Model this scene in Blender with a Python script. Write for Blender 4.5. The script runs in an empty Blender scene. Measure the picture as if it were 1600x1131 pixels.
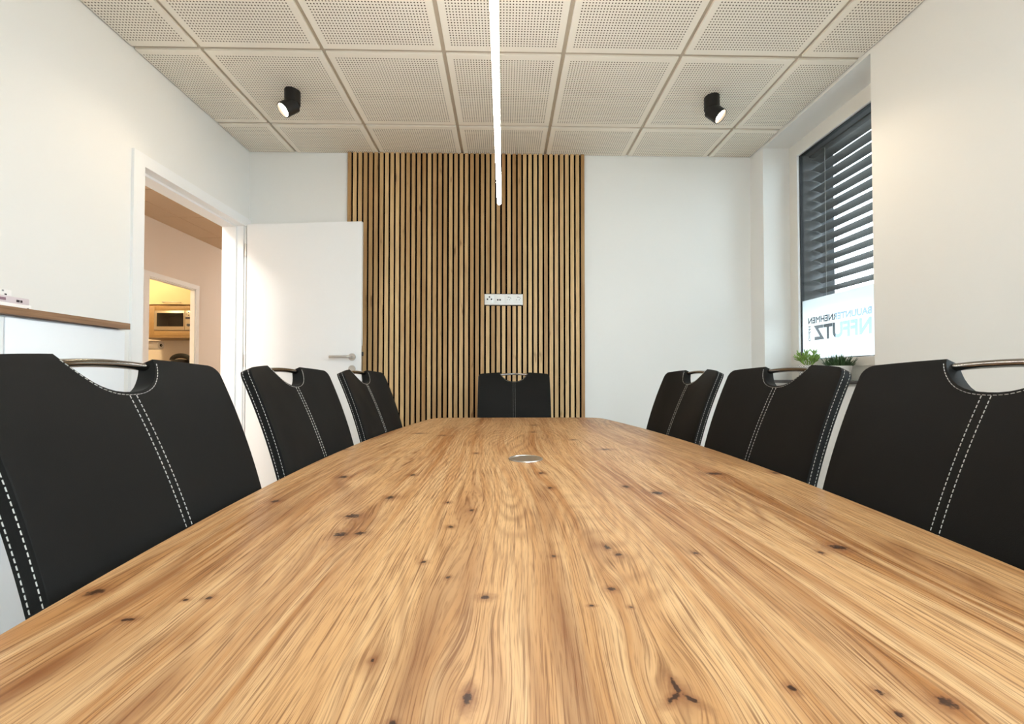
import bpy, bmesh, math, random
from mathutils import Vector, Matrix, Euler
from math import radians, sin, cos, pi, sqrt

random.seed(7)
scene = bpy.context.scene
COL = scene.collection

# ------------------------------------------------------------------ camera
CAM_Z = 0.97
cam_d = bpy.data.cameras.new('camera')
cam = bpy.data.objects.new('camera', cam_d)
COL.objects.link(cam)
cam.location = (0, 0, CAM_Z)
cam.rotation_euler = (radians(90 + 0.94), 0, radians(-1.157))
cam_d.sensor_width = 36
cam_d.lens = 643.6 / 1600 * 36
cam_d.shift_y = 14 / 1600
cam_d.clip_start = 0.02
scene.camera = cam

# ------------------------------------------------------------------ world, exposure
SKY = 6.2
world = bpy.data.worlds.new('overcast_sky')
scene.world = world
world.use_nodes = True
bgn = world.node_tree.nodes['Background']
bgn.inputs['Color'].default_value = (0.80, 0.92, 1.0, 1)
bgn.inputs['Strength'].default_value = SKY
scene.view_settings.view_transform = 'Standard'
scene.view_settings.look = 'None'
scene.view_settings.gamma = 1
scene.view_settings.exposure = 0.84
scene.view_settings.use_curve_mapping = False
scene.cycles.max_bounces = 8
scene.cycles.adaptive_threshold = 0.03
scene.cycles.diffuse_bounces = 5
scene.cycles.glossy_bounces = 3
scene.cycles.transparent_max_bounces = 16
scene.cycles.sample_clamp_indirect = 6
scene.cycles.use_denoising = True
scene.cycles.use_light_tree = False
scene.cycles.caustics_reflective = False
scene.cycles.caustics_refractive = False

TUBE_STRENGTH = 50.0      # pendant tube
SPOT_W = 11.0             # each ceiling spot
HALL_W = 26.0
KITCHEN_W = 17.0

# ------------------------------------------------------------------ room dimensions
XL, XR = -1.91, 1.895
YB, YF = 3.11, -1.70
ZC = 2.6646
TZ = 0.74                 # table top

# ------------------------------------------------------------------ material helpers
def srgb(r, g, b):
    f = lambda c: (c / 255) / 12.92 if c / 255 <= 0.04045 else ((c / 255 + 0.055) / 1.055) ** 2.4
    return (f(r), f(g), f(b), 1)

class G:
    """small node-graph helper"""
    def __init__(s, name):
        s.m = bpy.data.materials.new(name)
        s.m.use_nodes = True
        s.t = s.m.node_tree
        s.n = s.t.nodes
        s.bsdf = s.n['Principled BSDF']
        s.out = s.n['Material Output']
    def new(s, t): return s.n.new(t)
    def link(s, a, b): s.t.links.new(a, b)
    def put(s, sock, v):
        if v is None: return
        if hasattr(v, 'is_output'): s.link(v, sock)
        else: sock.default_value = v
    def math(s, op, a, b=None, c=None, clamp=False):
        n = s.new('ShaderNodeMath'); n.operation = op; n.use_clamp = clamp
        s.put(n.inputs[0], a); s.put(n.inputs[1], b); s.put(n.inputs[2], c)
        return n.outputs[0]
    def vmath(s, op, a, b=None):
        n = s.new('ShaderNodeVectorMath'); n.operation = op
        s.put(n.inputs[0], a); s.put(n.inputs[1], b)
        return n.outputs['Value'] if op in ('LENGTH', 'DOT_PRODUCT', 'DISTANCE') else n.outputs['Vector']
    def coord(s, which='Object'):
        return s.new('ShaderNodeTexCoord').outputs[which]
    def sep(s, v):
        n = s.new('ShaderNodeSeparateXYZ'); s.put(n.inputs[0], v); return n.outputs
    def comb(s, x, y, z=0.0):
        n = s.new('ShaderNodeCombineXYZ'); s.put(n.inputs[0], x); s.put(n.inputs[1], y); s.put(n.inputs[2], z); return n.outputs[0]
    def noise(s, v, scale=1.0, detail=2.0, rough=0.5, dim='3D', w=None):
        n = s.new('ShaderNodeTexNoise'); n.noise_dimensions = dim
        if v is not None: s.put(n.inputs['Vector'], v)
        if w is not None: s.put(n.inputs['W'], w)
        n.inputs['Scale'].default_value = scale; n.inputs['Detail'].default_value = detail; n.inputs['Roughness'].default_value = rough
        return n.outputs['Fac']
    def rng(s, v, a, b, c=0.0, d=1.0, smooth=False):
        n = s.new('ShaderNodeMapRange'); n.interpolation_type = 'SMOOTHSTEP' if smooth else 'LINEAR'
        s.put(n.inputs[0], v); s.put(n.inputs[1], a); s.put(n.inputs[2], b); s.put(n.inputs[3], c); s.put(n.inputs[4], d)
        return n.outputs[0]
    def mix(s, f, a, b, mode='MIX'):
        n = s.new('ShaderNodeMix'); n.data_type = 'RGBA'; n.blend_type = mode
        s.put(n.inputs[0], f); s.put(n.inputs[6], a); s.put(n.inputs[7], b)
        return n.outputs[2]
    def mapping(s, v, loc, rot=0.0, scale=(1, 1, 1)):
        n = s.new('ShaderNodeMapping'); n.vector_type = 'TEXTURE'
        s.put(n.inputs[0], v)
        n.inputs['Location'].default_value = loc; n.inputs['Rotation'].default_value = (0, 0, rot); n.inputs['Scale'].default_value = scale
        return n.outputs[0]
    def bump(s, h, strength=0.2, dist=0.001):
        n = s.new('ShaderNodeBump'); n.inputs['Strength'].default_value = strength; n.inputs['Distance'].default_value = dist
        s.put(n.inputs['Height'], h); s.link(n.outputs[0], s.bsdf.inputs['Normal'])
    def set(s, **k):
        names = dict(color='Base Color', rough='Roughness', metal='Metallic', spec='Specular IOR Level', coat='Coat Weight', ior='IOR',
                     coat_rough='Coat Roughness', sheen='Sheen Weight')
        for a, v in k.items(): s.put(s.bsdf.inputs[names[a]], v)

def plain(name, col, rough=0.5, metal=0.0, spec=0.5, grain=0.0, gscale=60, bump=0.0, bscale=200):
    g = G(name)
    g.set(rough=rough, metal=metal, spec=spec)
    co = g.coord()
    if grain > 0:
        n = g.noise(co, gscale, 3.0)
        k = g.rng(n, 0.3, 0.7, 1 - grain, 1 + grain)
        c = g.mix(1.0, col, g.comb(k, k, k), 'MULTIPLY')
        g.set(color=c)
    else:
        g.set(color=col)
    if bump > 0:
        g.bump(g.noise(co, bscale, 2.0), bump, 0.001)
    return g.m

def emit(name, col, strength):
    g = G(name)
    g.set(color=(0.8, 0.8, 0.8, 1))
    g.put(g.bsdf.inputs['Emission Color'], col)
    g.put(g.bsdf.inputs['Emission Strength'], strength)
    return g.m

# ------------------------------------------------------------------ mesh helpers
def mesh_from(name, bm, smooth=None):
    me = bpy.data.meshes.new(name)
    bmesh.ops.recalc_face_normals(bm, faces=bm.faces[:])
    bm.to_mesh(me); bm.free()
    if smooth is not None:
        for p in me.polygons: p.use_smooth = True
        me.set_sharp_from_angle(angle=radians(smooth))
    return me

def obj(name, data, mat=None, parent=None, loc=None, rot=None):
    o = bpy.data.objects.new(name, data)
    COL.objects.link(o)
    if mat is not None and data is not None and not data.materials: data.materials.append(mat)
    if parent is not None: o.parent = parent
    if loc is not None: o.location = loc
    if rot is not None: o.rotation_euler = rot
    return o

def tag(o, label=None, cat=None, group=None, kind=None):
    if label: o['label'] = label
    if cat: o['category'] = cat
    if group: o['group'] = group
    if kind: o['kind'] = kind
    return o

def thing(name, label, cat, loc=(0, 0, 0), rz=0.0, group=None):
    o = obj(name, None, None, None, loc, (0, 0, rz))
    o.empty_display_size = 0.05
    return tag(o, label, cat, group)

def box_bm(bm, x0, x1, y0, y1, z0, z1):
    v = [bm.verts.new(p) for p in ((x0, y0, z0), (x1, y0, z0), (x1, y1, z0), (x0, y1, z0), (x0, y0, z1), (x1, y0, z1), (x1, y1, z1), (x0, y1, z1))]
    for f in ((0, 3, 2, 1), (4, 5, 6, 7), (0, 1, 5, 4), (1, 2, 6, 5), (2, 3, 7, 6), (3, 0, 4, 7)):
        bm.faces.new([v[i] for i in f])
    return v

def box(name, x0, x1, y0, y1, z0, z1, mat, parent=None, bev=0.0, seg=2):
    bm = bmesh.new()
    box_bm(bm, min(x0, x1), max(x0, x1), min(y0, y1), max(y0, y1), min(z0, z1), max(z0, z1))
    if bev > 0:
        bmesh.ops.bevel(bm, geom=bm.edges[:], offset=bev, segments=seg, profile=0.5, affect='EDGES')
    return obj(name, mesh_from(name, bm, 35 if bev > 0 else None), mat, parent)

def lathe_mesh(name, prof, seg=32, smooth=40):
    bm = bmesh.new()
    rings = []
    for r, z in prof:
        if r < 1e-6: rings.append([bm.verts.new((0, 0, z))])
        else: rings.append([bm.verts.new((r * cos(2 * pi * i / seg), r * sin(2 * pi * i / seg), z)) for i in range(seg)])
    for a, b in zip(rings, rings[1:]):
        for i in range(seg):
            j = (i + 1) % seg
            if len(a) == 1 and len(b) == 1: continue
            if len(a) == 1: bm.faces.new((a[0], b[i], b[j]))
            elif len(b) == 1: bm.faces.new((a[i], a[j], b[0]))
            else: bm.faces.new((a[i], a[j], b[j], b[i]))
    return mesh_from(name, bm, smooth)

def tube_mesh(name, pts, ra, rb=None, seg=10, up=Vector((0, 0, 1)), smooth=50, caps=True):
    """tube along pts; ra = radius across, rb = radius along 'up'"""
    rb = rb if rb is not None else ra
    pts = [Vector(p) for p in pts]
    bm = bmesh.new(); rings = []
    for i, p in enumerate(pts):
        t = (pts[min(i + 1, len(pts) - 1)] - pts[max(i - 1, 0)]).normalized()
        u = up if abs(t.dot(up)) < 0.95 else Vector((1, 0, 0))
        s = t.cross(u).normalized(); n = s.cross(t).normalized()
        rings.append([bm.verts.new(p + s * ra * cos(2 * pi * k / seg) + n * rb * sin(2 * pi * k / seg)) for k in range(seg)])
    for a, b in zip(rings, rings[1:]):
        for k in range(seg):
            bm.faces.new((a[k], a[(k + 1) % seg], b[(k + 1) % seg], b[k]))
    if caps:
        bm.faces.new(rings[0][::-1]); bm.faces.new(rings[-1])
    return mesh_from(name, bm, smooth)

def slab_holes(name, axis, a0, a1, u0, u1, v0, v1, holes, mat, parent=None, kind='structure'):
    """slab between a0..a1 on 'axis' ('x','y','z'); u,v are the other two axes; rectangular through holes"""
    us = sorted({u0, u1} | {h[0] for h in holes} | {h[1] for h in holes})
    vs = sorted({v0, v1} | {h[2] for h in holes} | {h[3] for h in holes})
    us = [u for u in us if u0 <= u <= u1]; vs = [v for v in vs if v0 <= v <= v1]
    solid = lambda i, j: 0 <= i < len(us) - 1 and 0 <= j < len(vs) - 1 and not any(
        h[0] - 1e-6 <= us[i] and us[i + 1] <= h[1] + 1e-6 and h[2] - 1e-6 <= vs[j] and vs[j + 1] <= h[3] + 1e-6 for h in holes)
    P = (lambda a, u, v: (a, u, v)) if axis == 'x' else ((lambda a, u, v: (u, a, v)) if axis == 'y' else (lambda a, u, v: (u, v, a)))
    bm = bmesh.new(); cache = {}
    def V(a, u, v):
        k = (round(a, 5), round(u, 5), round(v, 5))
        if k not in cache: cache[k] = bm.verts.new(P(a, u, v))
        return cache[k]
    for i in range(len(us) - 1):
        for j in range(len(vs) - 1):
            if not solid(i, j): continue
            A, B, Cc, D = us[i], us[i + 1], vs[j], vs[j + 1]
            for a in (a0, a1): bm.faces.new((V(a, A, Cc), V(a, B, Cc), V(a, B, D), V(a, A, D)))
            if not solid(i - 1, j): bm.faces.new((V(a0, A, Cc), V(a0, A, D), V(a1, A, D), V(a1, A, Cc)))
            if not solid(i + 1, j): bm.faces.new((V(a0, B, Cc), V(a0, B, D), V(a1, B, D), V(a1, B, Cc)))
            if not solid(i, j - 1): bm.faces.new((V(a0, A, Cc), V(a0, B, Cc), V(a1, B, Cc), V(a1, A, Cc)))
            if not solid(i, j + 1): bm.faces.new((V(a0, A, D), V(a0, B, D), V(a1, B, D), V(a1, A, D)))
    o = obj(name, mesh_from(name, bm), mat, parent)
    if kind and parent is None: o['kind'] = kind
    return o

# ------------------------------------------------------------------ materials
M = {}
M['wall'] = plain('white_wall_paint', srgb(236, 235, 232), 0.85, spec=0.2, bump=0.12, bscale=450)
M['white'] = plain('white_lacquer', srgb(240, 240, 240), 0.38, spec=0.4)
M['plastic'] = plain('white_plastic', srgb(240, 240, 238), 0.3)
M['frame_white'] = plain('white_window_profile', srgb(232, 229, 222), 0.4)
M['front_white'] = plain('white_cabinet_front', srgb(236, 238, 241), 0.45, spec=0.4)
M['grey_floor'] = plain('light_vinyl_floor', srgb(196, 192, 186), 0.5, grain=0.06, gscale=14)
M['rail'] = plain('ceiling_grid_metal', srgb(192, 180, 162), 0.5, spec=0.3)
M['black_metal'] = plain('matt_black_metal', srgb(24, 22, 21), 0.45, spec=0.4)
M['black_felt'] = plain('black_acoustic_felt', srgb(5, 5, 5), 0.95, spec=0.0, bump=0.3, bscale=900)
M['chrome'] = plain('chrome', (0.62, 0.61, 0.60, 1), 0.08, metal=1.0)
M['dark_chrome'] = plain('dark_chrome', (0.30, 0.285, 0.27, 1), 0.1, metal=1.0)
M['steel'] = plain('brushed_steel', (0.62, 0.58, 0.54, 1), 0.3, metal=1.0)
M['stitch'] = plain('white_thread', srgb(196, 193, 187), 0.7)
M['anthracite'] = plain('anthracite_metal', srgb(64, 68, 72), 0.5, spec=0.4)
M['blind'] = plain('dark_grey_blind_slat', srgb(46, 49, 53), 0.5, spec=0.3)
M['slate'] = plain('dark_sill_stone', srgb(62, 60, 60), 0.4, grain=0.1, gscale=90)
M['gasket'] = plain('black_rubber_gasket', srgb(18, 20, 23), 0.6)
M['grey_render'] = plain('grey_outside_render', srgb(52, 55, 58), 0.9, spec=0.1, grain=0.05, gscale=40)
M['dark_hole'] = plain('dark_socket_hole', srgb(15, 15, 16), 0.7)
M['grey_mark'] = plain('grey_plastic_detail', srgb(150, 150, 150), 0.5)
M['hall_wall'] = plain('cream_hall_paint', srgb(232, 222, 212), 0.85, spec=0.2, bump=0.1, bscale=450)
M['hall_tile'] = plain('beige_hall_ceiling', srgb(196, 172, 146), 0.8, spec=0.2)
M['kitchen_front'] = plain('cream_kitchen_front', srgb(240, 222, 178), 0.4)
M['kitchen_carcass'] = plain('brown_kitchen_carcass', srgb(158, 126, 82), 0.5, grain=0.06)
M['micro_steel'] = plain('microwave_steel', (0.55, 0.47, 0.36, 1), 0.35, metal=0.8)
M['micro_glass'] = plain('microwave_black_glass', srgb(12, 8, 7), 0.08)
M['worktop'] = plain('grey_kitchen_worktop', srgb(90, 76, 62), 0.4, grain=0.1)
M['paper'] = plain('white_paper', srgb(245, 242, 240), 0.7)
M['paper_mauve'] = plain('pale_mauve_card', srgb(216, 204, 208), 0.6)
M['print_dark'] = plain('dark_print', srgb(52, 40, 46), 0.7)
M['print_mauve'] = plain('mauve_print', srgb(140, 108, 122), 0.7)
M['print_tan'] = plain('tan_print', srgb(206, 168, 150), 0.7)
M['print_red'] = plain('red_display', srgb(120, 30, 20), 0.4)
M['lawn'] = plain('outside_paving', srgb(150, 150, 146), 0.9, grain=0.1, gscale=3)
M['pale_house'] = plain('pale_blue_render', srgb(104, 119, 131), 0.9, spec=0.1)
M['roof'] = plain('grey_roof_tiles', srgb(120, 124, 128), 0.8)
M['soil'] = plain('plant_soil', srgb(60, 45, 34), 0.95, grain=0.2)

def leather_mat():
    g = G('dark_grey_faux_leather')
    co = g.coord()
    n = g.noise(co, 700, 3, 0.6); n2 = g.noise(co, 9, 2)
    g.set(color=g.mix(n2, srgb(27, 27, 26), srgb(31, 30, 29)), rough=g.rng(n2, 0.3, 0.7, 0.46, 0.54), spec=0.05)
    g.bump(n, 0.25, 0.0006)
    return g.m
M['leather'] = leather_mat()

def tile_mat():
    g = G('perforated_ceiling_tile')
    x, y, z = g.sep(g.coord())
    pitch, half = 0.0147, 0.0147 * 18.5
    fx = g.math('SUBTRACT', g.math('FRACT', g.math('ADD', g.math('DIVIDE', x, pitch), 100.5)), 0.5)
    fy = g.math('SUBTRACT', g.math('FRACT', g.math('ADD', g.math('DIVIDE', y, pitch), 100.5)), 0.5)
    d = g.math('SQRT', g.math('ADD', g.math('MULTIPLY', fx, fx), g.math('MULTIPLY', fy, fy)))
    hole = g.rng(d, 0.20, 0.25, 1.0, 0.0)
    inside = g.math('MULTIPLY', g.math('LESS_THAN', g.math('ABSOLUTE', x), half), g.math('LESS_THAN', g.math('ABSOLUTE', y), half))
    hole = g.math('MULTIPLY', hole, inside)
    sp = g.noise(g.coord(), 900, 2)
    base = g.mix(sp, srgb(236, 229, 216), srgb(244, 238, 226))
    g.set(color=g.mix(hole, base, srgb(84, 70, 52)), rough=0.9, spec=0.1)
    g.bump(g.math('MULTIPLY', hole, -1.0), 0.5, 0.003)
    return g.m
M['tile'] = tile_mat()

def slat_mat():
    g = G('oak_slat_veneer')
    oi = g.new('ShaderNodeObjectInfo').outputs['Random']
    x, y, z = g.sep(g.coord())
    off = g.math('MULTIPLY', oi, 57.0)
    v = g.comb(g.math('ADD', g.math('MULTIPLY', x, 22.0), off), g.math('ADD', y, off), g.math('MULTIPLY', z, 1.7))
    band = g.noise(v, 1.0, 3, 0.55)
    v2 = g.comb(g.math('ADD', g.math('MULTIPLY', x, 260.0), off), off, g.math('MULTIPLY', z, 7.0))
    grain = g.noise(v2, 1.0, 3, 0.6)
    v3 = g.comb(g.math('ADD', g.math('MULTIPLY', x, 30.0), off), off, g.math('MULTIPLY', z, 5.5))
    kn = g.rng(g.noise(v3, 1.0, 2, 0.5), 0.66, 0.78, 0.0, 1.0, True)
    tone = g.math('ADD', g.math('MULTIPLY', band, 0.55), g.math('MULTIPLY', oi, 0.45))
    c = g.mix(g.rng(tone, 0.2, 0.8), srgb(164, 122, 74), srgb(238, 202, 150))
    c = g.mix(g.rng(grain, 0.35, 0.75, 0.0, 0.45), c, srgb(118, 80, 44))
    c = g.mix(g.math('MULTIPLY', kn, 0.7), c, srgb(98, 64, 34))
    g.set(color=c, rough=0.5, spec=0.35)
    g.bump(grain, 0.15, 0.0006)
    return g.m
M['slat'] = slat_mat()

def plank_mat(name, light, dark, along='y'):
    g = G(name)
    x, y, z = g.sep(g.coord())
    a, b = (y, z) if along == 'y' else (x, z)
    n = g.noise(g.comb(g.math('MULTIPLY', a, 3.0), g.math('MULTIPLY', b, 120.0), g.math('MULTIPLY', x if along == 'y' else y, 40.0)), 1.0, 4, 0.6)
    g.set(color=g.mix(g.rng(n, 0.3, 0.7), dark, light), rough=0.45)
    return g.m
M['worktop_oak'] = plank_mat('brown_oak_worktop', srgb(164, 128, 98), srgb(120, 88, 64))

# table oak: knots given in table coordinates (x, y, half-width, half-length, rotation)
TCX, TCY = 0.078, 1.22
def oak_table():
    """grain_shift and streak are smooth per-vertex fields: where the grain bends round knots, where the heartwood is browner"""
    g = G('knotty_oak_table_top')
    P = g.coord()
    px, py, _ = g.sep(P)
    P2 = g.comb(px, py, 0.0)
    def attr(n):
        a = g.new('ShaderNodeAttribute'); a.attribute_name = n; return a.outputs['Fac']
    w2 = g.noise(g.comb(g.math('MULTIPLY', px, 16.0), g.math('MULTIPLY', py, 7.0)), 1.0, 1, 0.5, '2D')
    phi = g.math('ADD', px, g.math('ADD', attr('grain_shift'), g.math('MULTIPLY', g.math('SUBTRACT', w2, 0.5), 0.0042)))
    def field(fx, fy, off, det, rough=0.6):
        return g.noise(g.comb(g.math('MULTIPLY', phi, fx), g.math('ADD', g.math('MULTIPLY', py, fy), off)), 1.0, det, rough, '2D')
    broad = field(12.0, 0.6, 0.0, 2, 0.55)
    mid = field(60.0, 1.5, 13.0, 2)
    fld = field(5.0, 0.9, 29.0, 1, 0.45)
    ringp = g.math('ADD', g.math('MULTIPLY', phi, 240.0), g.math('MULTIPLY', fld, 130.0))
    ring = g.math('POWER', g.math('MULTIPLY_ADD', g.math('SINE', ringp), 0.5, 0.5), 2.2)
    ringmask = g.rng(g.noise(g.comb(g.math('MULTIPLY', px, 6.0), g.math('MULTIPLY', py, 1.6)), 1.0, 1, 0.5, '2D'), 0.38, 0.66, 0.10, 1.0)
    pore = field(370.0, 6.5, 41.0, 2, 0.7)
    pore2 = field(800.0, 30.0, 57.0, 1, 0.6)
    c = g.mix(g.rng(broad, 0.30, 0.68, 0, 1, True), srgb(186, 132, 76), srgb(230, 188, 132))
    c = g.mix(g.rng(mid, 0.38, 0.70, 0.0, 0.8), c, srgb(246, 214, 162))
    c = g.mix(g.math('MULTIPLY', g.math('MULTIPLY', ring, ringmask), 0.5), c, srgb(140, 90, 46))
    c = g.mix(g.rng(pore, 0.50, 0.72, 0.0, 0.80), c, srgb(130, 84, 42))
    c = g.mix(g.rng(pore2, 0.55, 0.78, 0.0, 0.55), c, srgb(128, 84, 44))
    sj = g.math('ADD', attr('streak'), g.math('MULTIPLY', g.math('SUBTRACT', mid, 0.5), 0.55))
    c = g.mix(g.math('MULTIPLY', g.rng(sj, 0.05, 0.70, 0.0, 0.85), g.rng(attr('streak'), 0.0, 0.06)), c, srgb(140, 86, 42))
    # knots: nearest scaled distance over all of them
    jn = g.noise(P2, 170.0, 2, 0.65, '2D')
    jk = g.math('MULTIPLY', g.math('SUBTRACT', jn, 0.5), 1.5)
    dmin = None
    for (kx, ky, sx, sy, r) in OAK_KNOTS:
        n = g.new('ShaderNodeVectorMath'); n.operation = 'MULTIPLY_ADD'     # evaluated one after another: keeps the shader stack small
        g.put(n.inputs[0], dmin if dmin is not None else jk); n.inputs[1].default_value = (1e-9, 1e-9, 0.0); g.put(n.inputs[2], P2)
        d = g.vmath('LENGTH', g.mapping(n.outputs['Vector'], (kx, ky, 0), r, (sx, sy, 1)))
        dmin = d if dmin is None else g.math('MINIMUM', dmin, d)
    dj = g.math('ADD', dmin, jk)
    c = g.mix(g.rng(dj, 0.6, 3.0, 0.55, 0.0, True), c, srgb(136, 84, 46))
    core = g.rng(dj, 0.45, 1.0, 1.0, 0.0, True)
    c = g.mix(g.math('MULTIPLY', core, 0.92), c, srgb(54, 31, 20))
    c = g.mix(1.0, c, (0.73, 0.655, 0.63, 1), 'MULTIPLY')
    g.set(color=c, rough=g.rng(pore, 0.4, 0.8, 0.36, 0.46), spec=0.42)
    return g.m
OAK_KNOTS, OAK_WARP, OAK_STREAK = [], [], []
# (pixel-measured on the table plane, metres in table coordinates)
OAK_KNOTS = [(-0.3293, -0.5253, 0.0149, 0.012, 0), (-0.3174, -0.6068, 0.0113, 0.012, 0), (-0.29, -0.6023, 0.0095, 0.0077, 0), (-0.449, -0.2529, 0.0119, 0.012, 0), (-0.5035, -0.44, 0.0083, 0.0081, 0), (-0.5167, -0.7652, 0.0096, 0.0082, 0), (-0.0967, -0.784, 0.006, 0.0045, 0), (-0.1421, -0.7402, 0.0029, 0.0038, 0), (-0.1778, -0.6999, 0.004, 0.0045, 0), (-0.1848, -0.8782, 0.0021, 0.0031, 0), (-0.1041, -0.9195, 0.0037, 0.0085, 0), (0.0392, -0.7697, 0.0049, 0.0041, 0), (0.0627, -0.6601, 0.0043, 0.0085, 0), (0.0713, -0.6825, 0.0058, 0.0059, 0), (0.2288, -0.3994, 0.0153, 0.012, 0), (0.1739, -0.6807, 0.0042, 0.0049, 0), (0.3761, -0.6664, 0.013, 0.0106, 0), (0.3392, -0.682, 0.0042, 0.0049, 0), (0.1975, -0.9201, 0.0033, 0.0037, 0), (0.1918, -0.9406, 0.0031, 0.0032, 0), (0.2359, -0.931, 0.0072, 0.0057, 0), (0.1355, -0.9151, 0.0033, 0.0038, 0), (0.0132, -0.2237, 0.0077, 0.012, 0), (0.0184, -0.3568, 0.0067, 0.0101, 0), (-0.1618, 0.0412, 0.0078, 0.012, 0), (-0.1335, -0.4994, 0.0044, 0.007, 0), (-0.1599, -0.5788, 0.0059, 0.0055, 0), (-0.0136, -0.6866, 0.0041, 0.0038, 0), (-0.2957, -0.4196, 0.0098, 0.012, 0), (0.4267, -0.2387, 0.0215, 0.012, 0), (-0.4271, 0.4943, 0.0212, 0.012, 0), (-0.3208, 0.4353, 0.0128, 0.012, 0), (0.0714, 0.7837, 0.0218, 0.012, 0), (0.0466, 0.5248, 0.0135, 0.012, 0), (0.1807, 0.3063, 0.0119, 0.012, 0), (0.1806, -0.35, 0.0081, 0.0103, 0), (0.5783, -0.2351, 0.0093, 0.012, 0), (0.2487, 0.1002, 0.0185, 0.012, 0), (-0.4351, -0.8172, 0.0073, 0.0032, 0), (-0.4074, -0.7827, 0.0033, 0.0025, 0), (-0.3855, -0.7794, 0.004, 0.0038, 0), (0.0493, -0.805, 0.0026, 0.0023, 0), (0.0112, -0.802, 0.0032, 0.0018, 0), (-0.1519, -0.941, 0.003, 0.0031, 0), (-0.1806, -0.4544, 0.0047, 0.0059, 0), (-0.2929, -0.2372, 0.0076, 0.0098, 0), (-0.5957, 0.1172, 0.0164, 0.012, 0), (0.0503, -0.9116, 0.0085, 0.0026, 1.571), (0.0443, -0.9226, 0.0085, 0.0026, 0.611), (0.0563, -0.9236, 0.0085, 0.0026, -0.873)]
OAK_WARP = [(0.0503, -0.9196, 0.03, 0.06, 0.85), (-0.1041, -0.9195, 0.025, 0.055, 0.85), (-0.317, -0.5673, 0.035, 0.1, 0.8), (-0.132, -0.8148, 0.028, 0.12, 0.75), (-0.1848, -0.8782, 0.02, 0.05, 0.7), (0.0642, -0.6745, 0.03, 0.08, 0.8), (0.0392, -0.7697, 0.018, 0.04, 0.6), (-0.5167, -0.7652, 0.02, 0.09, 0.6), (0.3761, -0.6664, 0.02, 0.08, 0.6), (0.2359, -0.931, 0.022, 0.06, 0.7), (0.2288, -0.3994, 0.02, 0.1, 0.6), (-0.1409, -0.4352, 0.04, 0.22, 0.85), (0.0186, -0.2623, 0.025, 0.14, 0.8), (-0.3485, -0.0254, 0.03, 0.2, 0.8), (-0.4337, -0.8939, 0.02, 0.1, 0.8), (0.4267, -0.2387, 0.02, 0.12, 0.7), (-0.3271, -0.9179, 0.02, 0.07, 0.8), (0.4511, -0.7491, 0.03, 0.12, 0.85), (-0.0967, -0.784, 0.012, 0.03, 0.5)]
OAK_STREAK = [(-0.1475, -0.8622, 0.018, 0.16, 0.55), (-0.0231, -0.8375, 0.018, 0.22, 0.6), (-0.1165, -0.7376, 0.02, 0.18, 0.45), (-0.4375, -0.8904, 0.014, 0.07, 0.8), (-0.4658, -0.7969, 0.012, 0.12, 0.55), (-0.3331, -0.9262, 0.014, 0.06, 0.6), (-0.0016, -0.4381, 0.022, 0.2, 0.45), (-0.1435, -0.4742, 0.025, 0.2, 0.4), (0.1957, -0.6927, 0.01, 0.14, 0.55), (0.1951, -0.5777, 0.008, 0.14, 0.5), (0.4511, -0.7491, 0.03, 0.16, 0.5), (-0.305, -0.5676, 0.02, 0.12, 0.4), (-0.3381, -0.0712, 0.03, 0.3, 0.35), (0.0486, -0.649, 0.015, 0.06, 0.5), (0.2267, -0.8611, 0.015, 0.12, 0.3), (-0.1188, -0.9131, 0.012, 0.1, 0.4), (0.0901, 0.2622, 0.03, 0.3, 0.35), (-0.0681, 0.9011, 0.04, 0.25, 0.3), (0.4644, -0.6574, 0.015, 0.2, 0.35), (-0.5001, -0.467, 0.02, 0.2, 0.35), (0.0503, -0.9196, 0.018, 0.02, 0.6), (-0.1041, -0.9195, 0.015, 0.02, 0.55), (-0.307, -0.5619, 0.03, 0.05, 0.5), (-0.1848, -0.8782, 0.014, 0.02, 0.45)]

# ==================================================================== SETTING
M['glass'] = None
def glass_mat():
    g = G('window_glass')
    tr = g.new('ShaderNodeBsdfTransparent'); tr.inputs[0].default_value = (0.95, 0.97, 0.97, 1)
    gl = g.new('ShaderNodeBsdfGlossy'); gl.inputs['Roughness'].default_value = 0.0
    mx = g.new('ShaderNodeMixShader'); mx.inputs[0].default_value = 0.06
    g.link(tr.outputs[0], mx.inputs[1]); g.link(gl.outputs[0], mx.inputs[2]); g.link(mx.outputs[0], g.out.inputs[0])
    return g.m
M['glass'] = glass_mat()
def film_mat():
    g = G('frosted_film')
    tl = g.new('ShaderNodeBsdfTranslucent'); tl.inputs[0].default_value = (0.93, 0.96, 0.97, 1)
    df = g.new('ShaderNodeBsdfDiffuse'); df.inputs[0].default_value = (0.9, 0.93, 0.95, 1)
    mx = g.new('ShaderNodeMixShader'); mx.inputs[0].default_value = 0.30
    g.link(tl.outputs[0], mx.inputs[1]); g.link(df.outputs[0], mx.inputs[2]); g.link(mx.outputs[0], g.out.inputs[0])
    return g.m
M['film'] = film_mat()

# floors
slab_holes('floor', 'z', -0.10, 0.0, XL - 0.14, XR + 0.27, YF - 0.15, YB + 0.15, [], M['grey_floor'])
slab_holes('floor_hall', 'z', -0.10, 0.0, -6.6, XL - 0.14, 0.6, 7.2, [], M['grey_floor'])
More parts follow.
